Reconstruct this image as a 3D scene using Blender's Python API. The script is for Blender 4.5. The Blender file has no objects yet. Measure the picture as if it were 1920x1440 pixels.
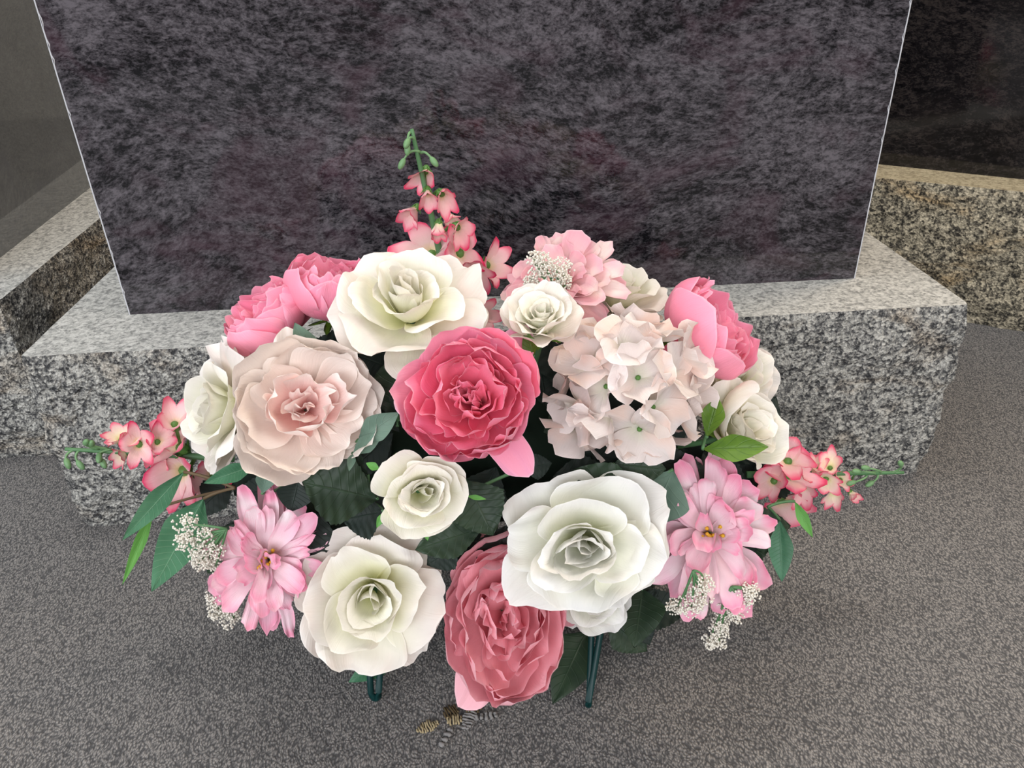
import bpy, math, random
import numpy as np
from mathutils import Vector, Matrix, noise as mnoise

# ------------------------------------------------------------------ camera, world, light, exposure
scene = bpy.context.scene
col = scene.collection
R_ = math.radians
F = 1446.0                                            # focal length in pixels of a 1920 x 1440 frame
CAM_H = 0.525

def _n(v): return v / np.linalg.norm(v)
_down = _n(np.array([86.0, 2513.0, F]))               # nadir direction in camera axes (x right, y down, z ahead)
_dep = np.array([-100.0, -829.0, F]); _dep = _n(_dep - _down * np.dot(_dep, _down))
_X = np.cross(_down, _dep)
RW = np.array([_X, _dep, -_down])                     # world = RW @ camera direction
CAM = Vector((0, 0, CAM_H))
cr = Vector(RW @ np.array([1.0, 0, 0])); cu = Vector(RW @ np.array([0, -1.0, 0])); cf = Vector(RW @ np.array([0, 0, 1.0]))
cam_d = bpy.data.cameras.new('camera'); cam = bpy.data.objects.new('camera', cam_d); col.objects.link(cam)
cam_d.sensor_width = 36; cam_d.lens = F / 1920 * 36; cam_d.clip_start = 0.02
M = Matrix.Identity(4)
for i in range(3):
    M[i][0] = cr[i]; M[i][1] = cu[i]; M[i][2] = -cf[i]; M[i][3] = CAM[i]
cam.matrix_world = M
scene.camera = cam
scene.view_settings.view_transform = 'Standard'
scene.view_settings.look = 'None'
scene.view_settings.exposure = 0.0
scene.view_settings.gamma = 1.0
scene.view_settings.use_curve_mapping = False
scene.cycles.use_denoising = True
scene.cycles.max_bounces = 8
scene.cycles.diffuse_bounces = 4
scene.cycles.glossy_bounces = 3
scene.cycles.transmission_bounces = 4

w = bpy.data.worlds.new('world'); scene.world = w; w.use_nodes = True
w.node_tree.nodes['Background'].inputs[0].default_value = (0.80, 0.88, 1.0, 1)
w.node_tree.nodes['Background'].inputs[1].default_value = 0.5

def area(name, loc, target, sx, sy, power, color):
    l = bpy.data.lights.new(name, 'AREA'); l.shape = 'RECTANGLE'; l.size = sx; l.size_y = sy
    l.energy = power; l.color = color
    o = bpy.data.objects.new(name, l); col.objects.link(o); o.location = loc
    o.rotation_euler = (Vector(target) - Vector(loc)).to_track_quat('-Z', 'Y').to_euler()
    return o
# the showroom: daylight through the windows behind and to the left, warm ceiling panels to the right
area('window_daylight_left', (-2.9, -0.9, 1.35), (0, 0.6, 0.3), 2.6, 1.9, 55, (0.88, 0.94, 1.0))
area('window_daylight_back', (-0.5, -2.9, 1.6), (0, 0.6, 0.4), 3.6, 1.8, 125, (0.93, 0.96, 1.0))
area('added_fill_right', (2.9, -0.5, 1.5), (0, 0.7, 0.3), 2.2, 1.8, 48, (1.0, 0.93, 0.84))  # added warm fill lamp, lifts the faces turned right; no known window there
area('ceiling_panel_light', (-0.5, 0.9, 2.62), (-0.5, 0.9, 0), 1.2, 0.6, 26, (1.0, 0.98, 0.94))
area('ceiling_panel_light_warm', (1.5, 1.3, 2.62), (1.5, 1.3, 0), 1.2, 0.6, 30, (1.0, 0.78, 0.52))

# ------------------------------------------------------------------ small helpers
def lin(c):
    out = []
    for v in c[:3]:
        v = v / 255
        out.append(v / 12.92 if v <= 0.04045 else ((v + 0.055) / 1.055) ** 2.4)
    return (*out, 1)

def tag(o, label=None, cat=None, group=None, kind=None):
    if label: o['label'] = label
    if cat: o['category'] = cat
    if group: o['group'] = group
    if kind: o['kind'] = kind
    return o

def empty(name, loc, rot=None):
    o = bpy.data.objects.new(name, None); o.empty_display_size = 0.02; col.objects.link(o)
    if rot is None: o.location = loc
    else: o.matrix_world = Matrix.Translation(loc) @ rot.to_4x4()
    return o

def mesh_obj(name, verts, faces, mat, parent=None, uvs=None, smooth=True, mats=None, fmat=None, matrix=None):
    me = bpy.data.meshes.new(name)
    me.from_pydata([tuple(v) for v in verts], [], faces)
    if uvs is not None:
        uvl = me.uv_layers.new(name='UVMap')
        idx = np.empty(len(me.loops), dtype=np.int32); me.loops.foreach_get('vertex_index', idx)
        uvl.data.foreach_set('uv', np.asarray(uvs, dtype=np.float32)[idx].ravel())
    for m in (mats or [mat]): me.materials.append(m)
    if fmat is not None: me.polygons.foreach_set('material_index', fmat)
    if smooth: me.polygons.foreach_set('use_smooth', [True] * len(me.polygons))
    me.update()
    o = bpy.data.objects.new(name, me); col.objects.link(o)
    if parent: o.parent = parent
    if matrix is not None: o.matrix_local = matrix
    return o

def pix(px, py): return (cf * F + cr * (px - 960) + cu * (720 - py)).normalized()
def at_y(px, py, y):
    d = pix(px, py); return CAM + d * (y / d.y)
def at_z(px, py, z):
    d = pix(px, py); return CAM + d * ((z - CAM.z) / d.z)
# the arrangement is a mound: an ellipsoid in front of the base
EC = Vector((0.0, 0.545, 0.14)); EA = Vector((0.275, 0.155, 0.185))
def on_mound(px, py, k=1.0, push=0.0):
    d = pix(px, py)
    o = Vector([(CAM[i] - EC[i]) / (EA[i] * k) for i in range(3)]); e = Vector([d[i] / (EA[i] * k) for i in range(3)])
    a = e.dot(e); b = 2 * o.dot(e); c = o.dot(o) - 1; disc = b * b - 4 * a * c
    t = (-b - math.sqrt(disc)) / (2 * a) if disc > 0 else -b / (2 * a)
    return CAM + d * (t - push)

# ------------------------------------------------------------------ materials
def new_mat(name):
    m = bpy.data.materials.new(name); m.use_nodes = True
    nt = m.node_tree; nt.nodes.clear()
    return m, nt, nt.nodes.new
def ramp(nt, stops, fac=None):
    r = nt.nodes.new('ShaderNodeValToRGB'); e = r.color_ramp.elements
    while len(e) > 1: e.remove(e[-1])
    e[0].position = stops[0][0]; e[0].color = stops[0][1]
    for p, c in stops[1:]:
        k = e.new(p); k.color = c
    if fac is not None: nt.links.new(fac, r.inputs[0])
    return r
def mth(nt, op, a, b=None, c=None, clamp=False):
    n = nt.nodes.new('ShaderNodeMath'); n.operation = op; n.use_clamp = clamp
    for i, v in enumerate((a, b, c)):
        if v is None: continue
        if isinstance(v, (int, float)): n.inputs[i].default_value = v
        else: nt.links.new(v, n.inputs[i])
    return n.outputs[0]
def mixc(nt, fac, a, b, mode='MIX'):
    n = nt.nodes.new('ShaderNodeMix'); n.data_type = 'RGBA'; n.blend_type = mode
    for i, v in ((0, fac), (6, a), (7, b)):
        if isinstance(v, (int, float, tuple)): n.inputs[i].default_value = v
        else: nt.links.new(v, n.inputs[i])
    return n.outputs[2]
def noise(nt, vec, scale, detail=2, rough=0.5, dist=0.0):
    n = nt.nodes.new('ShaderNodeTexNoise'); n.inputs['Scale'].default_value = scale
    n.inputs['Detail'].default_value = detail; n.inputs['Roughness'].default_value = rough; n.inputs['Distortion'].default_value = dist
    if vec is not None: nt.links.new(vec, n.inputs['Vector'])
    return n
def mapping(nt, vec, scale=(1, 1, 1), rot=(0, 0, 0), loc=(0, 0, 0)):
    n = nt.nodes.new('ShaderNodeMapping'); n.inputs['Scale'].default_value = scale
    n.inputs['Rotation'].default_value = rot; n.inputs['Location'].default_value = loc
    nt.links.new(vec, n.inputs['Vector']); return n.outputs[0]
def bump(nt, h, strength, dist):
    b = nt.nodes.new('ShaderNodeBump'); b.inputs['Strength'].default_value = strength; b.inputs['Distance'].default_value = dist
    nt.links.new(h, b.inputs['Height']); return b.outputs[0]
def principled(nt, colr, rough, normal=None, spec=0.5, sheen=0.0):
    p = nt.nodes.new('ShaderNodeBsdfPrincipled')
    if isinstance(colr, tuple): p.inputs['Base Color'].default_value = colr
    else: nt.links.new(colr, p.inputs['Base Color'])
    if isinstance(rough, (int, float)): p.inputs['Roughness'].default_value = rough
    else: nt.links.new(rough, p.inputs['Roughness'])
    p.inputs['Specular IOR Level'].default_value = spec
    p.inputs['Sheen Weight'].default_value = sheen
    if normal is not None: nt.links.new(normal, p.inputs['Normal'])
    return p
def out(nt, sh):
    o = nt.nodes.new('ShaderNodeOutputMaterial'); nt.links.new(sh, o.inputs[0])

def petal_mat(name, stops, edge, trans=0.20, edge_w=0.035, mottled=None, vein=0.35):
    """woven petal: colour runs from claw to rim along v, the heat-cut rim is a thin line of its own colour"""
    m, nt, N = new_mat(name)
    uv = N('ShaderNodeUVMap'); sp = N('ShaderNodeSeparateXYZ'); nt.links.new(uv.outputs[0], sp.inputs[0])
    geo = N('ShaderNodeTexCoord')
    nz = noise(nt, geo.outputs['Object'], 28, 2)
    v = mth(nt, 'ADD', sp.outputs[1], mth(nt, 'MULTIPLY', mth(nt, 'SUBTRACT', nz.outputs[0], 0.5), 0.35))
    c = ramp(nt, [(p, lin(k)) for p, k in stops], v).outputs[0]
    if mottled:
        s2 = noise(nt, geo.outputs['Object'], 45, 1)
        c = mixc(nt, ramp(nt, [(0.5, (0, 0, 0, 1)), (0.7, (1, 1, 1, 1))], s2.outputs[0]).outputs[0], c, lin(mottled))
    ob = N('ShaderNodeObjectInfo')
    hs = N('ShaderNodeHueSaturation'); nt.links.new(c, hs.inputs['Color'])
    nt.links.new(mth(nt, 'MULTIPLY_ADD', ob.outputs['Random'], 0.10, 0.95), hs.inputs['Value'])
    nt.links.new(mth(nt, 'MULTIPLY_ADD', ob.outputs['Random'], -0.14, 1.07), hs.inputs['Saturation'])
    c = hs.outputs[0]
    side = mth(nt, 'SUBTRACT', 1.0, mth(nt, 'ABSOLUTE', mth(nt, 'MULTIPLY_ADD', sp.outputs[0], 2.0, -1.0)))
    tip = mth(nt, 'SUBTRACT', 1.0, sp.outputs[1])
    d = mth(nt, 'MINIMUM', side, tip)
    ef = mth(nt, 'SUBTRACT', 1.0, mth(nt, 'DIVIDE', d, edge_w), clamp=True)
    c = mixc(nt, mth(nt, 'MULTIPLY', ef, 0.75), c, lin(edge))
    pv = mapping(nt, uv.outputs[0], (26, 1.6, 1))
    n1 = noise(nt, pv, 1.0, 3, 0.6, 0.4)
    n2 = noise(nt, geo.outputs['Object'], 55, 2, 0.5)
    hh = mth(nt, 'ADD', mth(nt, 'MULTIPLY', n1.outputs[0], 0.6), n2.outputs[0])
    nb = bump(nt, hh, vein, 0.0022)
    p = principled(nt, c, 0.62, nb, 0.25, 0.15)
    t = N('ShaderNodeBsdfTranslucent'); nt.links.new(c, t.inputs[0]); nt.links.new(nb, t.inputs[1])
    mx = N('ShaderNodeMixShader'); mx.inputs[0].default_value = trans
    nt.links.new(p.outputs[0], mx.inputs[1]); nt.links.new(t.outputs[0], mx.inputs[2])
    out(nt, mx.outputs[0]); return m

def leaf_mat(name, c0, c1, vein, rough=0.5, nveins=9, tr=0.12):
    m, nt, N = new_mat(name)
    uv = N('ShaderNodeUVMap'); sp = N('ShaderNodeSeparateXYZ'); nt.links.new(uv.outputs[0], sp.inputs[0])
    au = mth(nt, 'ABSOLUTE', mth(nt, 'MULTIPLY_ADD', sp.outputs[0], 2.0, -1.0))
    mid = mth(nt, 'SUBTRACT', 1.0, mth(nt, 'DIVIDE', au, 0.05), clamp=True)
    ph = mth(nt, 'FRACT', mth(nt, 'SUBTRACT', mth(nt, 'MULTIPLY', sp.outputs[1], float(nveins)), mth(nt, 'MULTIPLY', au, 1.6)))
    sv = mth(nt, 'SUBTRACT', 1.0, mth(nt, 'DIVIDE', mth(nt, 'ABSOLUTE', mth(nt, 'SUBTRACT', ph, 0.5)), 0.09), clamp=True)
    vf = mth(nt, 'MAXIMUM', mid, mth(nt, 'MULTIPLY', sv, 0.5))
    tc = N('ShaderNodeTexCoord')
    nz = noise(nt, tc.outputs['Object'], 40, 3)
    c = ramp(nt, [(0.3, lin(c0)), (0.7, lin(c1))], nz.outputs[0]).outputs[0]
    c = mixc(nt, mth(nt, 'MULTIPLY', vf, 0.55), c, lin(vein))
    nb = bump(nt, mth(nt, 'ADD', vf, mth(nt, 'MULTIPLY', nz.outputs[0], 0.8)), 0.4, 0.0012)
    p = principled(nt, c, rough, nb, 0.4)
    t = N('ShaderNodeBsdfTranslucent'); nt.links.new(c, t.inputs[0])
    mx = N('ShaderNodeMixShader'); mx.inputs[0].default_value = tr
    nt.links.new(p.outputs[0], mx.inputs[1]); nt.links.new(t.outputs[0], mx.inputs[2])
    out(nt, mx.outputs[0]); return m

def plain_mat(name, c, rough=0.5, spec=0.5, bump_scale=None):
    m, nt, N = new_mat(name)
    tc = N('ShaderNodeTexCoord')
    nz = noise(nt, tc.outputs['Object'], bump_scale or 60, 2)
    cc = mixc(nt, mth(nt, 'MULTIPLY', nz.outputs[0], 0.35), lin(c), lin([v * 0.7 for v in c]))
    p = principled(nt, cc, rough, bump(nt, nz.outputs[0], 0.25, 0.001), spec)
    out(nt, p.outputs[0]); return m

P_ = {}
P_['cream'] = petal_mat('cream_petal', [(0.0, (228, 228, 160)), (0.35, (238, 236, 200)), (0.7, (242, 239, 222)), (1.0, (244, 238, 230))], (252, 248, 238))
P_['cream_outer'] = petal_mat('ivory_outer_petal', [(0.0, (230, 230, 194)), (0.4, (240, 236, 218)), (1.0, (243, 235, 230))], (252, 247, 241), mottled=(243, 230, 222))
P_['white'] = petal_mat('white_petal', [(0.0, (226, 228, 188)), (0.4, (236, 236, 218)), (1.0, (241, 239, 237))], (252, 250, 246))
P_['hot'] = petal_mat('hot_pink_petal', [(0.0, (247, 96, 128)), (0.45, (251, 118, 150)), (0.8, (253, 136, 168)), (1.0, (254, 156, 186))], (255, 204, 222), 0.20)
P_['hot_outer'] = petal_mat('pink_outer_petal', [(0.0, (249, 130, 158)), (0.5, (252, 156, 186)), (1.0, (254, 178, 206))], (255, 212, 226), 0.20)
P_['coral'] = petal_mat('coral_pink_petal', [(0.0, (252, 156, 167)), (0.5, (255, 176, 187)), (1.0, (255, 192, 204))], (255, 206, 216), 0.20)
P_['candy'] = petal_mat('candy_pink_petal', [(0.0, (247, 112, 142)), (0.5, (252, 142, 170)), (1.0, (254, 166, 194))], (255, 196, 214), 0.20)
P_['blush'] = petal_mat('blush_petal', [(0.0, (255, 214, 204)), (0.3, (254, 236, 226)), (0.75, (252, 240, 232)), (1.0, (252, 242, 236))], (255, 248, 240), 0.20)
P_['blush_core'] = petal_mat('blush_heart_petal', [(0.0, (255, 186, 180)), (0.5, (255, 216, 210)), (1.0, (255, 244, 240))], (255, 247, 242), 0.20)
P_['mum'] = petal_mat('pale_pink_petal', [(0.0, (240, 204, 110)), (0.09, (246, 212, 216)), (0.5, (250, 222, 230)), (0.80, (251, 200, 218)), (1.0, (249, 148, 182))], (252, 188, 208), 0.20, mottled=(250, 228, 234))
P_['mum_dusk'] = petal_mat('dusty_pink_petal', [(0.0, (244, 202, 196)), (0.5, (246, 210, 210)), (1.0, (244, 178, 192))], (248, 208, 214), 0.20, mottled=(248, 226, 220))
P_['hydra'] = petal_mat('blush_grey_petal', [(0.0, (228, 224, 206)), (0.4, (236, 224, 219)), (1.0, (240, 228, 225))], (252, 242, 237), 0.20, mottled=(245, 218, 206))
P_['spray'] = petal_mat('spray_petal', [(0.0, (244, 236, 170)), (0.3, (252, 238, 212)), (0.66, (252, 212, 206)), (0.88, (246, 130, 152)), (1.0, (230, 60, 102))], (246, 170, 180), 0.20, edge_w=.012)
P_['spray_pink'] = petal_mat('spray_pink_petal', [(0.0, (250, 226, 170)), (0.25, (253, 218, 212)), (0.7, (251, 186, 194)), (0.92, (240, 96, 130)), (1.0, (222, 46, 92))], (244, 160, 176), 0.20, edge_w=.012)
L_ = {}
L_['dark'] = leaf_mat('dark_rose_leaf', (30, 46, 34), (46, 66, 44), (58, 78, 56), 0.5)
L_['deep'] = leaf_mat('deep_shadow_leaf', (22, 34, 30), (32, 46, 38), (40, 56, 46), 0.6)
L_['grey'] = leaf_mat('grey_green_leaf', (92, 120, 104), (116, 142, 126), (140, 164, 148), 0.6, 6)
L_['willow'] = leaf_mat('willow_leaf', (52, 104, 72), (84, 136, 104), (138, 182, 148), 0.42, 16)
L_['bright'] = leaf_mat('bright_green_leaf', (96, 166, 76), (122, 190, 92), (150, 206, 120), 0.45, 5, 0.3)
L_['sepal'] = leaf_mat('rose_sepal', (70, 104, 30), (112, 146, 48), (52, 86, 30), 0.4, 5, 0.2)
G_ = {}
G_['stem'] = plain_mat('green_plastic_stem', (84, 128, 84), 0.5)
G_['bud'] = plain_mat('green_plastic_bud', (112, 152, 104), 0.5)
G_['calyx'] = plain_mat('green_calyx', (86, 132, 60), 0.5)
G_['twig'] = plain_mat('brown_plastic_twig', (104, 84, 58), 0.6)
G_['bead'] = plain_mat('white_foam_bead', (242, 236, 224), 0.8, 0.2)
G_['wire'] = plain_mat('green_coated_wire', (10, 52, 52), 0.4, 0.3)
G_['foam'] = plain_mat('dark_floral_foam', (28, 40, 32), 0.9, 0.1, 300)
G_['yellow'] = plain_mat('yellow_stamen', (226, 176, 40), 0.6)

# ---- stones
def polished_granite(name, dark, mid, light, tint, rough=0.06, ang=0.5, scale=1.0, spec=0.5, contrast=1.0):
    m, nt, N = new_mat(name)
    tc = N('ShaderNodeTexCoord'); v = tc.outputs['Object']
    # flow of the stone changes slowly over the slab
    wv = noise(nt, v, 2.6 * scale, 2, 0.5)
    off = N('ShaderNodeVectorMath'); off.operation = 'MULTIPLY_ADD'
    nt.links.new(wv.outputs['Color'], off.inputs[0]); off.inputs[1].default_value = (0.14, 0.14, 0.14); nt.links.new(v, off.inputs[2])
    mp = mapping(nt, off.outputs[0], (1.0, 1.0, 1.9), (0, ang, 0))
    a = noise(nt, mp, 78 * scale, 6, 0.70, 0.5)
    b = noise(nt, mp, 250 * scale, 3, 0.7, 0.2)
    big = noise(nt, mapping(nt, v, (1, 1, 2.0), (0, ang, 0)), 7 * scale, 3, 0.6, 1.2)
    h = mth(nt, 'ADD', mth(nt, 'MULTIPLY', a.outputs[0], 0.60), mth(nt, 'MULTIPLY', b.outputs[0], 0.40))
    h = mth(nt, 'ADD', h, mth(nt, 'MULTIPLY', big.outputs[0], 0.30))
    k = 0.085 / contrast
    c = ramp(nt, [(0.64 - k, lin(dark)), (0.64 - 0.1 * k, lin(mid)), (0.64 + 1.6 * k, lin(light))], h).outputs[0]
    tn = noise(nt, mapping(nt, v, (1, 1, 1.6), (0, ang, 0), (3, 1, 2)), 9 * scale, 3, 0.6, 1.0)
    c = mixc(nt, mth(nt, 'MULTIPLY', ramp(nt, [(0.5, (0, 0, 0, 1)), (0.72, (1, 1, 1, 1))], tn.outputs[0]).outputs[0], 0.55), c, lin(tint))
    p = principled(nt, c, rough, None, spec)
    out(nt, p.outputs[0]); return m

def grey_granite(name, cols, sawn=False, warm=None, sc=1.0):
    m, nt, N = new_mat(name)
    tc = N('ShaderNodeTexCoord'); v = tc.outputs['Object']
    a = noise(nt, v, 190 * sc, 3, 0.65, 0.6); b = noise(nt, v, 90 * sc, 2, 0.6, 0.5)
    vo = N('ShaderNodeTexVoronoi'); vo.inputs['Scale'].default_value = 330 * sc; nt.links.new(v, vo.inputs['Vector'])
    sx = N('ShaderNodeSeparateColor'); nt.links.new(vo.outputs['Color'], sx.inputs[0])
    h = mth(nt, 'ADD', mth(nt, 'MULTIPLY', a.outputs[0], 0.55), mth(nt, 'MULTIPLY', b.outputs[0], 0.35))
    h = mth(nt, 'ADD', h, mth(nt, 'MULTIPLY', sx.outputs[0], 0.13))
    c = ramp(nt, [(0.40, lin(cols[0])), (0.475, lin(cols[1])), (0.53, lin(cols[2])), (0.62, lin(cols[3]))], h).outputs[0]
    if warm:
        wn = noise(nt, mapping(nt, v, (1, 1, 2.2)), 9, 4, 0.6, 0.8)
        wf = ramp(nt, [(0.54, (0, 0, 0, 1)), (0.74, (1, 1, 1, 1))], wn.outputs[0]).outputs[0]
        c = mixc(nt, mth(nt, 'MULTIPLY', wf, 0.6), c, lin(warm), 'MULTIPLY')
    nb = bump(nt, mth(nt, 'ADD', a.outputs[0], mth(nt, 'MULTIPLY', vo.outputs['Distance'], 0.8)), 0.25 if sawn else 0.8, 0.0012 if sawn else 0.003)
    p = principled(nt, c, 0.75, nb, 0.3)
    out(nt, p.outputs[0]); return m

M_die = polished_granite('purple_black_granite', (18, 18, 21), (54, 51, 55), (98, 93, 98), (72, 50, 60), ang=-0.45)
M_die_left = polished_granite('blue_grey_granite', (96, 99, 103), (108, 111, 115), (126, 129, 133), (100, 103, 111), ang=1.5, scale=1.8, spec=0.9, contrast=0.7, rough=0.04)
M_die_right = polished_granite('black_granite', (8, 8, 10), (24, 22, 24), (58, 52, 50), (30, 26, 26), rough=0.08)
M_chip = plain_mat('chipped_granite_edge', (205, 205, 210), 0.8, 0.3, 400)
GC = ((54, 54, 56), (106, 105, 104), (150, 148, 143), (196, 193, 186))
M_rock = grey_granite('pitched_grey_granite', GC, warm=(238, 205, 165), sc=1.25)
M_top = grey_granite('sawn_grey_granite', ((132, 132, 130), (168, 168, 165), (186, 185, 181), (208, 207, 203)), True, sc=1.2)
M_rock_r = grey_granite('pitched_brown_grey_granite', ((48, 45, 40), (104, 98, 86), (150, 141, 122), (196, 184, 160)), warm=(240, 205, 150))
M_top_r = grey_granite('sawn_tan_granite', ((150, 134, 108), (176, 160, 130), (190, 174, 142), (206, 190, 158)), True)

# ---- carpet
def carpet_mat():
    m, nt, N = new_mat('grey_loop_carpet')
    tc = N('ShaderNodeTexCoord'); v = tc.outputs['Object']
    wn = noise(nt, v, 60, 2)
    off = N('ShaderNodeVectorMath'); off.operation = 'MULTIPLY_ADD'
    nt.links.new(wn.outputs['Color'], off.inputs[0]); off.inputs[1].default_value = (0.007, 0.007, 0); nt.links.new(v, off.inputs[2])
    mp = mapping(nt, off.outputs[0], (1, 0.6, 1), (0, 0, 0.5))
    a = noise(nt, mp, 800, 2, 0.6, 0.3)
    vo = N('ShaderNodeTexVoronoi'); vo.inputs['Scale'].default_value = 660; nt.links.new(mp, vo.inputs['Vector'])
    vs = N('ShaderNodeSeparateColor'); nt.links.new(vo.outputs['Color'], vs.inputs[0])
    b = noise(nt, v, 6, 3)
    h = mth(nt, 'SUBTRACT', 1.0, mth(nt, 'MULTIPLY', vo.outputs['Distance'], 0.95))
    h = mth(nt, 'ADD', mth(nt, 'MULTIPLY', h, 0.55), mth(nt, 'ADD', mth(nt, 'MULTIPLY', a.outputs[0], 0.38), mth(nt, 'MULTIPLY', vs.outputs[0], 0.10)))
    c = ramp(nt, [(0.40, lin((84, 83, 84))), (0.56, lin((124, 121, 120))), (0.72, lin((162, 157, 153)))], h).outputs[0]
    c = mixc(nt, mth(nt, 'MULTIPLY', b.outputs[0], 0.25), c, lin((130, 124, 118)), 'MULTIPLY')
    p = principled(nt, c, 0.95, bump(nt, h, 0.7, 0.003), 0.1, 0.1)
    out(nt, p.outputs[0]); return m
M_carpet = carpet_mat()
M_wall = plain_mat('painted_wall', (150, 147, 142), 0.8, 0.2)
M_ceil = plain_mat('ceiling_tile', (232, 230, 226), 0.9, 0.1)
M_backing = plain_mat('jute_carpet_backing', (176, 160, 128), 0.9, 0.1, 500)
M_backing_dark = plain_mat('frayed_brown_backing', (92, 78, 58), 0.9, 0.1, 500)
M_fray = plain_mat('frayed_grey_yarn', (140, 137, 136), 0.9, 0.1, 500)

# ------------------------------------------------------------------ room shell
def box(name, lo, hi, mat, parent=None, kind=None):
    x0, y0, z0 = lo; x1, y1, z1 = hi
    v = [(x0, y0, z0), (x1, y0, z0), (x1, y1, z0), (x0, y1, z0), (x0, y0, z1), (x1, y0, z1), (x1, y1, z1), (x0, y1, z1)]
    f = [(0, 3, 2, 1), (4, 5, 6, 7), (0, 1, 5, 4), (1, 2, 6, 5), (2, 3, 7, 6), (3, 0, 4, 7)]
    o = mesh_obj(name, v, f, mat, parent, smooth=False)
    if kind: o['kind'] = kind
    return o
floor = box('floor', (-3.2, -3.2, -0.05), (3.2, 3.2, 0), M_carpet, kind='structure')
box('ceiling', (-3.2, -3.2, 2.7), (3.2, 3.2, 2.75), M_ceil, kind='structure')
box('wall_back', (-3.2, 3.2, 0), (3.2, 3.3, 2.7), M_wall, kind='structure')
box('wall_right', (3.2, -3.2, 0), (3.3, 3.2, 2.7), M_wall, kind='structure')
box('wall_left', (-3.3, -3.2, 0), (-3.2, 3.2, 2.7), M_wall, kind='structure')
box('wall_front', (-3.2, -3.3, 0), (3.2, -3.2, 2.7), M_wall, kind='structure')

# ------------------------------------------------------------------ memorial stones
def rock_block(name, W, D, H, loc, rot, m_side, m_top, seed, res=0.004):
    """a sawn block whose four sides are rock pitched: the faces bulge and are knapped unevenly"""
    rc = 0.006
    pts = []
    def seg(a, b, nrm, n):
        for i in range(n):
            t = i / n; pts.append(((a[0] + (b[0] - a[0]) * t, a[1] + (b[1] - a[1]) * t), nrm))
    x, y = W / 2, D / 2
    nW, nD = int(W / res), int(D / res / 1.5)
    cs = [((-x + rc, -y), (x - rc, -y), (0, -1), nW), ((x, -y + rc), (x, y - rc), (1, 0), nD),
          ((x - rc, y), (-x + rc, y), (0, 1), nW // 4), ((-x, y - rc), (-x, -y + rc), (-1, 0), nD)]
    for i, (a, b, nrm, n) in enumerate(cs):
        seg(a, b, nrm, n)
        n2 = cs[(i + 1) % 4][2]; pts.append((b, nrm)); k = 0.7071
        pts.append(((b[0] + nrm[0] * 0 + n2[0] * rc * .7, b[1] + n2[1] * rc * .7), ((nrm[0] + n2[0]) * k, (nrm[1] + n2[1]) * k)))
    nz = int(H / res); V = []; Fc = []; n = len(pts)
    rows = [H * j / nz for j in range(nz + 1)]
    for z in rows:
        e = min(1, (H - z) / 0.045); bt = min(1, z / 0.03)
        prof = 0.001 + 0.006 * e ** 0.7 - 0.004 * (1 - bt) ** 1.5 - 0.002 * (1 - z / H)
        for (px_, py_), nr in pts:
            q = Vector((px_ * 1.0, py_ * 1.0, z * 1.6)) + Vector((seed, seed * 2.1, 0))
            a = mnoise.fractal(q * 16, 0.9, 2.1, 5)
            st = mnoise.noise(q * 22)
            ledge = math.floor((st + mnoise.noise(q * 55) * .25) * 3) / 3
            d = prof + (0.0035 * a + 0.0045 * ledge + 0.0012 * mnoise.noise(q * 170)) * min(1, 0.12 + e)
            V.append((px_ + nr[0] * d, py_ + nr[1] * d, z))
    for j in range(nz):
        for i in range(n):
            i2 = (i + 1) % n
            Fc.append((j * n + i, j * n + i2, (j + 1) * n + i2, (j + 1) * n + i))
    fm = [0] * len(Fc)
    Fc.append(tuple(nz * n + i for i in range(n))); fm.append(1)
    Fc.append(tuple(n - 1 - i for i in range(n))); fm.append(0)
    o = mesh_obj(name, V, Fc, None, mats=[m_side, m_top], fmat=fm, smooth=False)
    o.location = loc; o.rotation_euler = (0, 0, rot)
    return o

def die(name, W, T, H, loc, rot, mat, seed, chip=True):
    """an upright polished slab: front, back and sides with a fine chamfer; its two front arrises show the bright chipped edge"""
    root = empty(name, loc); root.rotation_euler = (0, 0, rot)
    c = 0.0016; x = W / 2
    prof = [(-x + c, 0), (x - c, 0), (x, c), (x, T - c), (x - c, T), (-x + c, T), (-x, T - c), (-x, c)]
    V = [(a, b, 0) for a, b in prof] + [(a, b, H) for a, b in prof]
    Fc = [(i, (i + 1) % 8, 8 + (i + 1) % 8, 8 + i) for i in range(8)] + [tuple(reversed(range(8))), tuple(range(8, 16))]
    mesh_obj('slab', V, Fc, mat, root, smooth=False)
    if chip:
        rnd = random.Random(seed)
        for s in (-1, 1):
            V = []; Fc = []; n = 160
            for j in range(n + 1):
                z = H * j / n; w_ = 0.0005 + 0.0008 * abs(mnoise.noise(Vector((seed, s, z * 60)))) + (0.0016 if rnd.random() < .05 else 0)
                V += [(s * (x - c - w_ * .7), -0.00025, z), (s * (x - c * .4), c * .4 - 0.0003, z), (s * (x + 0.0003), c + w_ * .6, z), (s * (x - c), c + .001, z)]
            for j in range(n):
                for k in range(4):
                    a = j * 4 + k; b = j * 4 + (k + 1) % 4
                    Fc.append((a, b, b + 4, a + 4) if s > 0 else (b, a, a + 4, b + 4))
            mesh_obj('chipped_edge', V, Fc, M_chip, root)
    return root

HB = 0.2032
tag(rock_block('granite_plinth', 0.905, 0.356, HB, (0.0245, 0.8415, 0), 0.005, M_rock, M_top, 3.1),
    'light grey rock-pitched granite plinth directly behind the flowers, carrying the purple-black slab', 'plinth')
tag(die('granite_headstone', 0.761, 0.18, 0.66, (0.0205, 0.7445, HB), -0.003, M_die, 5),
    'large polished purple-black granite headstone slab behind the flowers, mirroring their pink', 'headstone')
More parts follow.
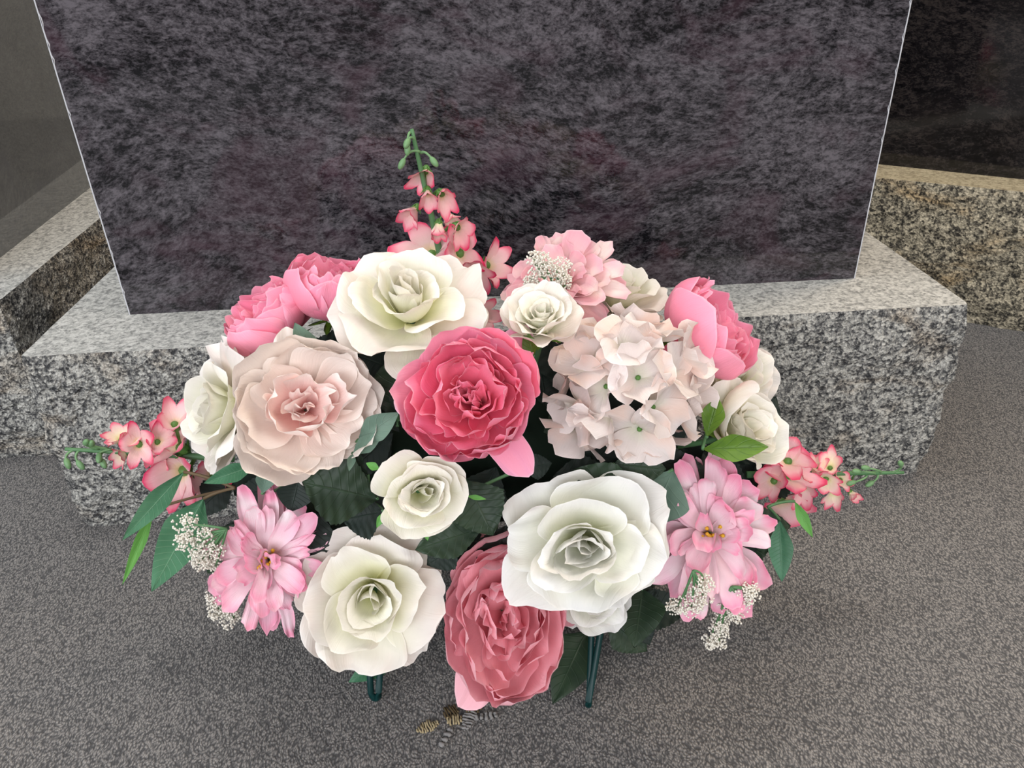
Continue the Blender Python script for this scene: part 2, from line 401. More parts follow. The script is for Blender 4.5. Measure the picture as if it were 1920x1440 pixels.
# left monument faces the aisle, turned about 90 degrees
bL = rock_block('granite_plinth', 0.92, 0.36, HB, (0, 0, 0), R_(91.5), M_rock, M_top, 8.7)
dv = Vector((math.cos(R_(91.5)), math.sin(R_(91.5)), 0)); nv = Vector((-dv.y, dv.x, 0))
bL.location = Vector((-0.521, 0.802, 0)) + dv * 0.46 + nv * 0.178
tag(bL, 'light grey rock-pitched granite plinth at the left edge, turned sideways to the flowers', 'plinth')
dv2 = Vector((math.cos(R_(93.5)), math.sin(R_(93.5)), 0))
o = die('granite_headstone', 0.76, 0.16, 0.66, Vector((-0.588, 0.941, HB)) + dv2 * 0.28, R_(93.5), M_die_left, 9, False)
tag(o, 'smooth blue-grey polished headstone slab at the upper left corner', 'headstone')
# right monument stands further back at an angle
ar = math.atan2(-0.101, 0.156)
dr = Vector((math.cos(ar), math.sin(ar), 0)); nr_ = Vector((-dr.y, dr.x, 0))
bR = rock_block('granite_plinth', 1.0, 0.36, HB, Vector((0.600, 1.107, 0)) + dr * 0.28 + nr_ * 0.186, ar, M_rock_r, M_top_r, 14.3, 0.006)
tag(bR, 'brownish grey rock-pitched granite plinth standing at an angle on the right', 'plinth')
ar2 = math.atan2(-0.126, 0.150)
dr2 = Vector((math.cos(ar2), math.sin(ar2), 0))
o = die('granite_headstone', 0.9, 0.14, 0.66, Vector((0.634, 1.172, HB)) + dr * 0.22, ar2 * 0.5 + ar * 0.5, M_die_right, 12, False)
tag(o, 'near-black polished headstone slab at the upper right corner', 'headstone')

# ------------------------------------------------------------------ curves and solids
def tube(name, pts, r, mat, parent=None, n=8, r_end=None, verts_only=False):
    pts = [Vector(p) for p in pts]; V = []; Fc = []; UV = []
    up = Vector((0.13, 0.31, 0.94))
    for i, p in enumerate(pts):
        t = (pts[min(i + 1, len(pts) - 1)] - pts[max(i - 1, 0)]).normalized()
        a = t.cross(up)
        if a.length < 1e-3: a = t.cross(Vector((1, 0, 0)))
        a.normalize(); b = t.cross(a)
        rr = r + ((r_end if r_end is not None else r) - r) * i / (len(pts) - 1)
        for k in range(n):
            an = 2 * math.pi * k / n; V.append(p + (a * math.cos(an) + b * math.sin(an)) * rr)
    for i in range(len(pts) - 1):
        for k in range(n):
            k2 = (k + 1) % n; Fc.append((i * n + k, i * n + k2, (i + 1) * n + k2, (i + 1) * n + k))
    Fc.append(tuple(reversed(range(n)))); Fc.append(tuple((len(pts) - 1) * n + k for k in range(n)))
    if verts_only: return V, Fc
    return mesh_obj(name, V, Fc, mat, parent)
def bez(ps, n=12):
    ps = [Vector(p) for p in ps]; res = []
    for i in range(n + 1):
        t = i / n; q = list(ps)
        while len(q) > 1: q = [q[j].lerp(q[j + 1], t) for j in range(len(q) - 1)]
        res.append(q[0])
    return res
def ball(c, rx, ry=None, rz=None, nu=8, nv=6, axis=None):
    ry = ry or rx; rz = rz or rx; V = []; Fc = []
    rot = axis.to_track_quat('Z', 'Y').to_matrix() if axis is not None else Matrix.Identity(3)
    c = Vector(c)
    V.append(c + rot @ Vector((0, 0, -rz)))
    for j in range(1, nv):
        a = math.pi * j / nv
        for i in range(nu):
            b = 2 * math.pi * i / nu; V.append(c + rot @ Vector((rx * math.sin(a) * math.cos(b), ry * math.sin(a) * math.sin(b), -rz * math.cos(a))))
    V.append(c + rot @ Vector((0, 0, rz)))
    for i in range(nu):
        i2 = (i + 1) % nu; Fc.append((0, 1 + i2, 1 + i)); L = 1 + (nv - 2) * nu; Fc.append((len(V) - 1, L + i, L + i2))
        for j in range(nv - 2): Fc.append((1 + j * nu + i, 1 + j * nu + i2, 1 + (j + 1) * nu + i2, 1 + (j + 1) * nu + i))
    return V, Fc
def merge(parts):
    V = []; Fc = []
    for v, f in parts:
        b = len(V); V += list(v); Fc += [tuple(i + b for i in q) for q in f]
    return V, Fc

# ------------------------------------------------------------------ petals
def petal_geo(L, W, th0, th1, r0=0.0, z0=0.0, phi=0.0, wrap=0.8, amax=1.6, curl=0.0, ruf=0.0, rfreq=3.0, end=0.3,
              neck=0.35, widest=0.6, lobes=0.0, fray=0.0, fold=0.0, twist=0.0, seed=0, nt=14, ns=17, pw=1.0, taper=0.5, roll=0.0):
    """one petal in the frame of its flower (axis +Z). theta is the lean from the axis in degrees, from claw to rim"""
    rnd = random.Random(seed); ph = rnd.uniform(0, 6.28); ph2 = rnd.uniform(0, 6.28)
    K = 24; cl = [(r0, z0)]; ths = []
    for i in range(K + 1):
        t = i / K; th = R_(th0 + (th1 - th0) * t ** pw + curl * max(0, (t - 0.68) / 0.32) ** 1.6); ths.append(th)
        if i < K: cl.append((cl[-1][0] + math.sin(th) * L / K, cl[-1][1] + math.cos(th) * L / K))
    V = []; UV = []
    for i in range(nt):
        t = i / (nt - 1)
        for j in range(ns):
            s = math.sin(math.pi / 2 * (-1 + 2 * j / (ns - 1)))
            Lf = 1 - end * 1.45 * (1 - math.sqrt(max(0, 1 - 0.998 * s * s))) + lobes * math.sin(ph + s * 5.0) * (1 - s * s) + fray * (mnoise.noise(Vector((s * 2.6, seed * 3.7, 0))) + .35 * mnoise.noise(Vector((s * 9, seed * 3.7, 4))))
            tt = min(1.06, max(0, t * Lf)); x = min(tt, 1.0) * K; i0 = min(int(x), K - 1); fr = x - i0
            r = cl[i0][0] * (1 - fr) + cl[i0 + 1][0] * fr; z = cl[i0][1] * (1 - fr) + cl[i0 + 1][1] * fr
            th = ths[i0] * (1 - fr) + ths[min(i0 + 1, K)] * fr
            if tt > 1: r += math.sin(th) * L * (tt - 1); z += math.cos(th) * L * (tt - 1)
            if tt < widest: g = neck + (1 - neck) * math.sin(math.pi / 2 * tt / widest) ** 0.9
            else: g = 1 - taper * ((tt - widest) / (1.05 - widest)) ** 2.2
            hw = W / 2 * g * (1 + fray * 0.5 * mnoise.noise(Vector((tt * 7, seed * 1.3, s))))
            al = min(amax, wrap * hw / max(r, 0.12 * L) + fold * tt * (1 - tt) * 2)
            al = max(al, 1e-3)
            tang = hw * math.sin(al * s) / al; inw = hw * (1 - math.cos(al * s)) / al
            e = tt ** 2
            rf = ruf * e * (math.sin(ph + rfreq * s * 2.2 + tt * 1.3) + 0.6 * math.sin(ph2 + rfreq * 4.1 * s - tt * 2.0)) * (0.45 + 0.55 * abs(s))
            rf += 0.35 * ruf * mnoise.noise(Vector((s * 2.2, tt * 2.5, seed * 2.3)))
            inw += rf
            inw -= roll * max(0, abs(s) - 0.55) ** 2 * tt * hw * 4
            N_ = (-math.cos(th), math.sin(th))
            rr = r + N_[0] * inw; zz = z + N_[1] * inw
            tw = math.sin(twist * tt); zz += tang * tw
            V.append((rr, tang, zz)); UV.append(((s + 1) / 2, t))
    c, s_ = math.cos(phi), math.sin(phi)
    V = [Vector((x * c - y * s_, x * s_ + y * c, z)) for x, y, z in V]
    Fc = [(i * ns + j, i * ns + j + 1, (i + 1) * ns + j + 1, (i + 1) * ns + j) for i in range(nt - 1) for j in range(ns - 1)]
    return V, Fc, UV

PID = [0]
WARP = None
def make_warp(seed, amp=.10, sx=1, sy=1, kx=0, ky=0, roll=0):
    """a slow irregular pull over a whole bloom: no artificial flower is evenly round"""
    o = Vector((seed * 1.7, seed * .9, seed * 2.3)); c, s_ = math.cos(R_(roll)), math.sin(R_(roll))
    def f(v):
        n1 = mnoise.noise_vector(v * 1.1 + o) * amp + mnoise.noise_vector(v * 2.9 + o) * amp * .35
        w_ = v + n1 * min(1, v.length * 1.6)
        x, y = w_.x * c - w_.y * s_, w_.x * s_ + w_.y * c
        x = x * sx + kx * max(0, w_.z); y = y * sy + ky * max(0, w_.z)
        return Vector((x * c + y * s_, -x * s_ + y * c, w_.z))
    return f
def petal(parent, mat, S=1.0, name='petal', matrix=None, **k):
    PID[0] += 1
    k.setdefault('seed', PID[0] * 1.618)
    V, Fc, UV = petal_geo(**k)
    if matrix is None and WARP is not None: V = [WARP(v) for v in V]
    return mesh_obj(name, [v * S for v in V], Fc, mat, parent, UV, matrix=matrix)

def ring(root, S, mat, n, ph0, seed, jit=1.0, skip=(), **k):
    rnd = random.Random(seed * 7.7)
    for i in range(n):
        if i in skip: continue
        kk = dict(k)
        kk['phi'] = R_(ph0 + 360 * i / n) + rnd.uniform(-.16, .16) * jit
        for q, a in (('L', .07), ('W', .10)): kk[q] = k[q] * (1 + rnd.uniform(-a, a) * jit)
        kk['th0'] = k['th0'] + rnd.uniform(-4, 4) * jit; kk['th1'] = k['th1'] + rnd.uniform(-7, 7) * jit
        kk['seed'] = seed * 31.7 + i * 3.3
        petal(root, mat, S, **kk)

def face_frame(a, b, roll=0.0, P=None):
    """rotation whose Z looks back to where the flower faces: a to the picture's right, b up, from the line of sight"""
    D = (CAM - P).normalized()
    r = cf.cross(Vector((0, 0, 1))).normalized(); u = r.cross(-D).normalized() * -1
    if u.z < 0: u = -u
    z = (D + r * a + u * b).normalized()
    x = (r - z * r.dot(z)).normalized(); y = z.cross(x)
    m = Matrix((x, y, z)).transposed()
    return m @ Matrix.Rotation(R_(roll), 3, 'Z')

STEM_TO = Vector((0.0, 0.55, 0.12))
def head(name, px, py, dia, face, push=0.0, roll=0, zc=0.4, y=None, stem=True, wp=None, seed=1):
    """empty for a flower head: its visual middle falls where the bloom sits on the mound, dia is its width in photo pixels"""
    P = on_mound(px, py, 1.0, push) if y is None else at_y(px, py, y)
    depth = (P - CAM).dot(cf); S = dia / 2 * depth / F
    rot = face_frame(face[0], face[1], roll, P)
    base = P - rot @ Vector((0, 0, zc * S))
    root = empty(name, base, rot)
    global WARP
    WARP = make_warp(seed, roll=roll, **(wp or {}))
    if stem:
        tgt = Vector((base.x * 0.55, 0.55 + (base.y - .55) * .3, max(0.1, 0.12 + (base.z - 0.12) * 0.35)))
        loc = root.matrix_world.inverted() @ tgt
        tube('stem', bez([Vector((0, 0, 0.08 * S)), Vector((0, 0, -0.5 * S)), loc], 8), 0.0022, G_['stem'], root)
    return root, S

def calyx(root, S, n=5, L=.38, W=.2, th=(85, 105), mat=None, z0=-.14):
    for i in range(n):
        petal(root, mat or L_['sepal'], S, 'sepal', L=L, W=W, th0=th[0], th1=th[1], r0=.05, z0=z0, phi=2 * math.pi * i / n + .3, end=.75, taper=.75, widest=.35, neck=.6, nt=7, ns=5, amax=.8)

def rose(px, py, dia, face, label, seed, push=0, roll=0, m_in='cream', m_out='cream_outer', open_=1.0, outer=4, ruf=.10, y=None, skip=(), zc=.4, group=None, core=1.0, wp=None, mid=4):
    root, S = head('rose', px, py, dia, face, push, roll, zc, y, wp=wp, seed=seed)
    tag(root, label, 'flower', group)
    a, b = P_[m_in], P_[m_out]; o = open_
    kw = dict(fray=.06)
    ring(root, S, a, 2, 10, seed, jit=1.5, r0=.02, z0=.05, L=.66 * core, W=.62, th0=9, th1=2, wrap=1.0, amax=2.2, end=.4, ruf=.02, **kw)
    ring(root, S, a, 3, 50, seed + 1, jit=1.5, r0=.05, z0=.03, L=.74 * core, W=.86, th0=22, th1=6, wrap=.95, amax=1.7, curl=22, end=.36, ruf=.03, roll=.10, **kw)
    ring(root, S, a, 3, 0, seed + 2, jit=1.5, r0=.07, z0=.02, L=.80 * core, W=1.02, th0=38 * o, th1=14, wrap=.9, amax=1.5, curl=45, end=.32, ruf=.04, roll=.16, **kw)
    ring(root, S, a, 3, 70, seed + 3, jit=1.5, r0=.08, z0=0, L=.86, W=1.06, th0=54 * o, th1=30 * o, wrap=.75, amax=1.3, curl=50, end=.3, ruf=ruf * .7, roll=.22, rfreq=2, **kw)
    ring(root, S, b, mid, 35, seed + 4, jit=1.5, r0=.08, z0=-.01, L=.97, W=1.18, th0=72 * o, th1=56 * o, wrap=.45, amax=1.0, curl=45, end=.26, ruf=ruf, rfreq=1.8, roll=.2, **kw)
    ring(root, S, b, outer, 0, seed + 5, jit=1.5, r0=.08, z0=-.03, L=1.04, W=1.26, th0=88 * o, th1=78 * o, wrap=.25, amax=.8, curl=22, end=.22, ruf=ruf * 1.3, rfreq=1.6, skip=skip, **kw)
    calyx(root, S)
    return root, S

def peony(px, py, dia, face, label, seed, push=0, roll=0, m_in='hot', m_out='hot_outer', m_core=None, guard=4, ruf=.065, y=None, zc=.45, group=None, close=0.0, gskip=(), g0=25, wp=None, loose=False):
    root, S = head('peony', px, py, dia, face, push, roll, zc, y, wp=wp, seed=seed)
    tag(root, label, 'flower', group)
    a, b = P_[m_in], P_[m_out]; c = P_[m_core or m_in]
    k = close; J = 1.6
    if guard: ring(root, S, b, guard, g0, seed, jit=.4, r0=.1, z0=-.03, L=1.12, W=.58, th0=94, th1=84, wrap=.3, end=.16, ruf=.03, fray=.02, skip=gskip)
    ring(root, S, b, 6, 0, seed + 1, jit=J, r0=.1, z0=0, L=1.30, W=1.16, th0=92, th1=-18 - k, pw=1.15, wrap=.9, amax=1.1, end=.22, lobes=.03, fray=.03, ruf=ruf * .5)
    ring(root, S, a, 6, 30, seed + 2, jit=J, r0=.09, z0=.02, L=1.22, W=1.06, th0=84, th1=-16 - k, pw=1.3, wrap=.9, amax=1.2, end=.22, lobes=.05, fray=.03, ruf=ruf * .8)
    ring(root, S, a, 6, 5, seed + 3, jit=J, r0=.08, z0=.03, L=1.12, W=.96, th0=74, th1=-14 - k, pw=1.3, wrap=.85, amax=1.2, end=.2, lobes=.06, fray=.03, ruf=ruf, rfreq=1.8)
    if not loose: ring(root, S, a, 5, 33, seed + 4, jit=J, r0=.07, z0=.04, L=1.02, W=.92, th0=64, th1=-12 - k, pw=1.3, wrap=.8, amax=1.2, end=.18, lobes=.07, fray=.04, ruf=ruf * 1.2, rfreq=1.8)
    ring(root, S, c, 5, 12, seed + 5, jit=J * 1.3, r0=.05, z0=.04, L=.94, W=.80, th0=54, th1=-12, pw=1.2, wrap=.6, amax=1.1, end=.16, lobes=.07, fray=.05, ruf=ruf * 1.3, rfreq=1.8)
    if not loose: ring(root, S, c, 4, 40, seed + 6, jit=J * 1.5, r0=.03, z0=.04, L=.84, W=.64, th0=40, th1=-10, wrap=.5, amax=1.0, end=.14, lobes=.07, fray=.05, ruf=ruf * 1.3, rfreq=2)
    ring(root, S, c, 4, 0, seed + 7, jit=J * 1.8, r0=.0, z0=.04, L=.72, W=.50, th0=24, th1=0, wrap=.4, amax=1.0, end=.14, lobes=.08, fray=.05, ruf=ruf * 1.3, rfreq=2)
    ring(root, S, c, 2, 60, seed + 8, jit=J * 1.5, r0=.0, z0=.04, L=.62, W=.34, th0=8, th1=2, wrap=.4, amax=1.0, end=.14, lobes=.05, fray=.04, ruf=ruf, rfreq=2)
    calyx(root, S, th=(95, 105))
    return root, S

def mum(px, py, dia, face, label, seed, push=0, roll=0, mat='mum', y=None, zc=.25, group=None, wp=None, wd=1.0):
    root, S = head('chrysanthemum', px, py, dia, face, push, roll, zc, y, wp=wp, seed=seed)
    tag(root, label, 'flower', group)
    m = P_[mat]
    kw = dict(wrap=0.0, end=.13, neck=.16, widest=.80, taper=.30, amax=1.2, ns=9, nt=11, fray=.04, roll=-.1, lobes=.02, ruf=.045)
    J = 2.2
    ring(root, S, m, 15, 0, seed, jit=J, r0=.05, z0=-.05, L=1.0, W=.32 * wd, th0=76, th1=100, curl=-40, fold=1.1, **kw)
    ring(root, S, m, 14, 16, seed + 1, jit=J, r0=.05, z0=0, L=.98, W=.31 * wd, th0=60, th1=84, curl=-30, fold=1.2, **kw)
    ring(root, S, m, 11, 5, seed + 2, jit=J * 1.3, r0=.05, z0=.03, L=.90, W=.31 * wd, th0=44, th1=68, curl=-30, fold=1.3, **kw)
    ring(root, S, m, 8, 20, seed + 3, jit=J * 1.5, r0=.04, z0=.05, L=.76, W=.28 * wd, th0=30, th1=54, curl=25, fold=1.4, **kw)
    ring(root, S, m, 5, 0, seed + 4, jit=J * 2, r0=.02, z0=.05, L=.55, W=.26 * wd, th0=14, th1=36, curl=50, fold=1.5, **kw)
    parts = []
    rnd = random.Random(seed)
    for i in range(9):
        an = rnd.uniform(0, 6.28); rr = rnd.uniform(.02, .12)
        d = Vector((rr * math.cos(an), rr * math.sin(an), 0)) * S
        parts.append(tube('', [d * .4, d * 1.3 + Vector((0, 0, .34 * S))], .016 * S, None, n=5, verts_only=True))
        parts.append(ball(d * 1.3 + Vector((0, 0, .35 * S)), .03 * S, nu=6, nv=4))
    V, Fc = merge(parts); mesh_obj('stamens', V, Fc, G_['yellow'], root)
    calyx(root, S, L=.3)
    return root, S

def orient(root, z, xhint=Vector((1, 0, 0)), pos=Vector((0, 0, 0))):
    z = z.normalized(); x = xhint - z * xhint.dot(z)
    if x.length < 1e-3: x = Vector((0, 1, 0)) - z * z.y
    x.normalize(); y = z.cross(x)
    return Matrix.Translation(pos) @ Matrix((x, y, z)).transposed().to_4x4()

def hydrangea(px, py, dia, face, label, seed, push=0, mat='hydra', n=20, fl=.50, zc=.1, name='hydrangea', group=None, flat=1.0, y=None):
    root, S = head(name, px, py, dia, face, push, 0, zc, y)
    tag(root, label, 'flower', group)
    rnd = random.Random(seed); ga = math.pi * (3 - math.sqrt(5))
    for i in range(n):
        u = 1 - (i + .5) / n * 1.25; rr = math.sqrt(max(0, 1 - u * u)); an = ga * i + seed
        d = Vector((rr * math.cos(an), rr * math.sin(an), u * flat))
        z = (d + Vector([rnd.uniform(-.38, .38) for _ in range(3)])).normalized()
        c = d.normalized() * (0.70 + rnd.uniform(-.12, .10)) * S
        Mx = orient(root, z, Vector([rnd.uniform(-1, 1) for _ in range(3)]), c)
        V, Fc = ball((0, 0, .02 * S), .035 * S, nu=7, nv=5)
        fc = mesh_obj('floret_center', V, Fc, G_['calyx'], root, matrix=Mx)
        for k in range(4):
            petal(fc, P_[mat], S * fl, r0=.03, z0=0, phi=k * math.pi / 2 + rnd.uniform(-.15, .15), L=.98 * rnd.uniform(.9, 1.1), W=1.05 * rnd.uniform(.9, 1.1),
                  th0=68 + rnd.uniform(-34, 10), th1=66 + rnd.uniform(-50, 30), wrap=.2, end=.28, neck=.3, widest=.62, taper=.30, ruf=.16, rfreq=2, fray=.02, nt=9, ns=9, curl=rnd.uniform(-10, 30))
    V, Fc = ball((0, 0, 0), .42 * S, nu=12, nv=8)
    mesh_obj('stem_cluster', V, Fc, L_['deep'], root)
    return root, S

def floret(root, P, dia, axis, mat='spray', n=5, open_=1.0, calyx_=True, name='floret', seed=0, frm=None):
    """one bell of a flower spike, in world coordinates; the spike's root is not rotated"""
    rnd = random.Random(seed)
    S = dia / 2; z = axis.normalized()
    base = P - z * S * .5
    Mx = orient(root, z, Vector((rnd.uniform(-1, 1), rnd.uniform(-1, 1), .3)), base - root.location)
    parts = [ball((0, 0, -.05 * S), .20 * S, .20 * S, .26 * S, 8, 6)]
    for k in range(5):
        an = k * 1.2566; d = Vector((math.cos(an), math.sin(an), 0))
        v, f = tube('', [d * .12 * S + Vector((0, 0, -.12 * S)), d * .24 * S + Vector((0, 0, .0 * S)), d * (.30 + .1 * open_) * S + Vector((0, 0, (.26 - .2 * open_) * S))], .07 * S, None, n=5, r_end=.01 * S, verts_only=True)
        parts.append((v, f))
    if frm is not None:
        loc = Mx.inverted() @ (frm - root.location)
        parts.append(tube('', bez([(0, 0, -.1 * S), (0, 0, -.6 * S), loc], 6), max(.0008, .07 * S), None, n=6, verts_only=True))
    V, Fc = merge(parts)
    c = mesh_obj(name, V, Fc, G_['calyx'], root, matrix=Mx)
    for k in range(n):
        petal(c, P_[mat], S, r0=.08, z0=0, phi=k * 2 * math.pi / n + rnd.uniform(-.12, .12), L=1.12 * rnd.uniform(.92, 1.1), W=.66 * rnd.uniform(.9, 1.15),
              th0=16 + 30 * open_, th1=16 + 66 * open_, wrap=.6, amax=1.2, end=.28, neck=.45, widest=.60, taper=.42, ruf=.07, fray=.03, nt=8, ns=7, curl=25 * open_)
    return c

def spike(label, base, tip, y0, y1, florets, buds, group, bend=(0, 0, 0)):
    B = at_y(*base, y0); T = at_y(*tip, y1)
    root = empty('flower_spike', B); tag(root, label, 'flower spike', group)
    path = bez([Vector((0, 0, 0)), (T - B) * .5 + Vector(bend), T - B], 16)
    tube('stem', path, .0030, G_['stem'], root, r_end=.0014)
    def near(P):
        i = min(range(len(path)), key=lambda k: (path[k] + B - P).length)
        return path[max(0, i - 1)] + B
    for i, (px, py, d, a, b, op, dy) in enumerate(florets):
        t = min(1, max(0, ((Vector((px, py)) - Vector(base)).dot(Vector(tip) - Vector(base))) / (Vector(tip) - Vector(base)).length_squared))
        P = at_y(px, py, y0 + (y1 - y0) * t + dy)
        dia = 1.3 * d * (P - CAM).dot(cf) / F
        fr = face_frame(a, b, 0, P)
        floret(root, P, dia, fr @ Vector((0, 0, 1)), 'spray' if d < 56 else 'spray_pink', open_=op, seed=i * 3.1 + px, frm=near(P))
    for i, (px, py, qx, qy) in enumerate(buds):
        t = min(1, max(0, ((Vector((px, py)) - Vector(base)).dot(Vector(tip) - Vector(base))) / (Vector(tip) - Vector(base)).length_squared))
        yy = y0 + (y1 - y0) * t
        A = at_y(px, py, yy) - B; E = at_y(qx, qy, yy - .006) - B
        mid = (A + E) * .5 + (T - B).normalized() * (A - E).length * .45
        v1 = tube('', bez([A, mid, E], 8), .0011, None, n=6, r_end=.0008, verts_only=True)
        dd = (E - mid).normalized()
        v2 = ball(E + dd * .003, .0024, .0024, .0046, 8, 6, axis=dd)
        V, Fc = merge([v1, v2]); mesh_obj('bud', V, Fc, G_['bud'], root)
    return root

def babys_breath(label, base, y, clusters, dy=0.0, size=.0085, spread=None):
    B = at_y(*base, y) if spread is None else spread
    root = empty('babys_breath', B); tag(root, label, 'flower sprig', 'sprigs of tiny white filler blossom')
    rnd = random.Random(base[0] + base[1])
    for px, py, r in clusters:
        P = at_y(px, py, y + dy) - B
        mid = P * .5 + Vector((rnd.uniform(-.004, .004), rnd.uniform(-.004, .0), rnd.uniform(0, .006)))
        tube('stem', bez([Vector((0, 0, 0)), mid, P], 6), .0009, G_['stem'], root, n=6, r_end=.0006)
        parts = []; rr = size * r
        cv = [(P + Vector([rnd.uniform(-.5, .5) * rr for _ in range(3)]), rr * rnd.uniform(.45, .7)) for _ in range(4)]
        for c0, cr_ in cv:
            for _ in range(26):
                d = Vector([rnd.gauss(0, 1) for _ in range(3)]).normalized()
                parts.append(ball(c0 + d * cr_, .00075 * rnd.uniform(.8, 1.2), nu=5, nv=4))
        V, Fc = merge(parts)
        mesh_obj('blossom_cluster', V, Fc, G_['bead'], root)['kind'] = 'stuff'
    return root

def leaf_geo(L, W, serr=0.0, nser=14, droop=.15, fold=.25, peak=.42, wave=.04, seed=0, ns=9, nt=None, tipk=1.0):
    nt = nt or (41 if serr else 17); V = []; UV = []
    for i in range(nt):
        t = i / (nt - 1)
        g = (t / peak) ** .62 if t < peak else 1 - ((t - peak) / (1 - peak)) ** 1.7 * tipk
        g = max(g, 0.0) * (math.sin(math.pi * min(1, t / peak / 2 + .0)) ** .35 if t < peak else 1)
        tooth = 1 + serr * (((t * nser) % 1.0) - .5)
        for j in range(ns):
            s = -1 + 2 * j / (ns - 1)
            x = s * W / 2 * g * (1 + (tooth - 1) * abs(s) ** 3)
            z = -droop * L * t * t + fold * abs(x) + wave * W * mnoise.noise(Vector((s * 1.5, t * 3, seed))) + .02 * W * math.sin(t * 40 + abs(s) * 6) * abs(s)
            V.append((x, t * L, z)); UV.append((j / (ns - 1), t))
    Fc = [(i * ns + j, i * ns + j + 1, (i + 1) * ns + j + 1, (i + 1) * ns + j) for i in range(nt - 1) for j in range(ns - 1)]
    return V, Fc, UV

def leaf(root, A, Bp, wpx, mat, nrm=None, serr=0.0, name='leaf', origin=None, **k):
    """a leaf from its stalk end A to its tip Bp (world), its upper face towards nrm"""
    org = root.location if origin is None else origin
    L = (Bp - A).length; W = wpx * ((A + Bp) / 2 - CAM).dot(cf) / F
    y = (Bp - A).normalized(); n_ = (nrm or (CAM - A)).normalized()
    x = y.cross(n_).normalized(); z = x.cross(y)
    PID[0] += 1
    V, Fc, UV = leaf_geo(L, W, serr=serr, seed=PID[0] * 1.3, **k)
    Mx = Matrix.Translation(A - org) @ Matrix((x, y, z)).transposed().to_4x4()
    return mesh_obj(name, V, Fc, L_[mat], root, UV, matrix=Mx)

def sprig(label, stem_base, leaves, name='leaf_sprig', stem_mat='stem', cat='leaves', group=None, k=.9):
    """leaves: (ax, ay, bx, by, width px, material, depth scale of the mound, tip forward, serration, options)"""
    B = on_mound(*stem_base, k)
    root = empty(name, B); tag(root, label, cat, group)
    for l in leaves:
        ax, ay, bx, by, wd, m, kk, fw, se = l[:9]; op = l[9] if len(l) > 9 else {}
        A = on_mound(ax, ay, kk)
        tipd = (A - CAM).length - fw
        T = CAM + pix(bx, by) * tipd
        if T.z < .012: T = at_z(bx, by, .012)
        leaf(root, A, T, wd, m, serr=se, **op)
        tube('stem', bez([Vector((0, 0, 0)), (A - B) * .6 + Vector((0, .004, 0)), A - B], 6), .0012, G_[stem_mat], root, n=6)
    return root

# ------------------------------------------------------------------ wire stand, foam and inner greenery
ws = empty('wire_stand', (0, .5, 0)); tag(ws, 'green plastic-coated wire stand, its hairpin feet on the carpet under the flowers', 'stand')
def wire(pts, r=.0026, n=10):
    tube('leg', bez(pts, 16) if len(pts) > 2 and len(pts) < 6 else pts, r, G_['wire'], ws, n=n)
def hairpin(foot, top1, top2, wdt):
    f = foot - Vector((0, .5, 0)); a = top1 - Vector((0, .5, 0)); b = top2 - Vector((0, .5, 0))
    pts = [a.lerp(f + wdt * .5, t / 6) for t in range(6)]
    for i in range(7):
        an = math.pi * i / 6
        pts.append(f + wdt * .5 * math.cos(an) + Vector((0, 0, .005 - .0075 * math.sin(an) + .0001)) + Vector((0, 0, .0)))
    pts += [(f - wdt * .5).lerp(b, t / 6) for t in range(1, 7)]
    tube('leg', pts, .0026, G_['wire'], ws, n=10)
fl = at_z(704, 1306, .004); fr_ = at_z(1104, 1316, .004)
for f0, w_, t1, t2 in ((fl, Vector((.006, .0, 0)), Vector((-.085, .47, .11)), Vector((-.105, .47, .11))),
                       (fr_, Vector((.002, .007, 0)), Vector((.082, .47, .11)), Vector((.10, .47, .11))),
                       (Vector((-.11, .635, .004)), Vector((.01, 0, 0)), Vector((-.085, .58, .11)), Vector((-.105, .58, .11))),
                       (Vector((.11, .635, .004)), Vector((.01, 0, 0)), Vector((.082, .58, .11)), Vector((.10, .58, .11)))):
    hairpin(f0, t1, t2, w_)
for yy in (.47, .58):
    tube('saddle_rail', [Vector((-.125, yy - .5, .112)), Vector((0, yy - .5, .109)), Vector((.125, yy - .5, .112))], .0026, G_['wire'], ws)
def foam_block():
    V, Fc = ball((0, 0, 0), 1, nu=28, nv=18)
    W = []
    for v in V:
        q = [math.copysign(abs(c) ** .62, c) for c in v]
        nn = 1 + .03 * mnoise.noise(Vector(v) * 4)
        W.append((q[0] * .165 * nn, q[1] * .058 * nn, q[2] * .045 * nn))
    return W, Fc
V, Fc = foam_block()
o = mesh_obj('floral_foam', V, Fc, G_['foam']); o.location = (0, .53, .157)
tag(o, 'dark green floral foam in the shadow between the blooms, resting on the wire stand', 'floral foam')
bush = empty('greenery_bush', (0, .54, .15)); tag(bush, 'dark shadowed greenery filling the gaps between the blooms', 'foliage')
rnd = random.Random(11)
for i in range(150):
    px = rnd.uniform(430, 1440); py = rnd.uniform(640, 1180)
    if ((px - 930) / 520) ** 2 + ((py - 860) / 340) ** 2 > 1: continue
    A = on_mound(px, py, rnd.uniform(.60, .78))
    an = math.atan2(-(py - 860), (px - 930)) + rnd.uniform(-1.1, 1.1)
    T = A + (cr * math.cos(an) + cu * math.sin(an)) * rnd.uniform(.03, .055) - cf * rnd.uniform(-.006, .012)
    leaf(bush, A, T, rnd.uniform(60, 100), 'deep' if rnd.random() < .75 else 'dark', serr=.12, nrm=(CAM - A) + Vector([rnd.uniform(-.2, .2) for _ in range(3)]))

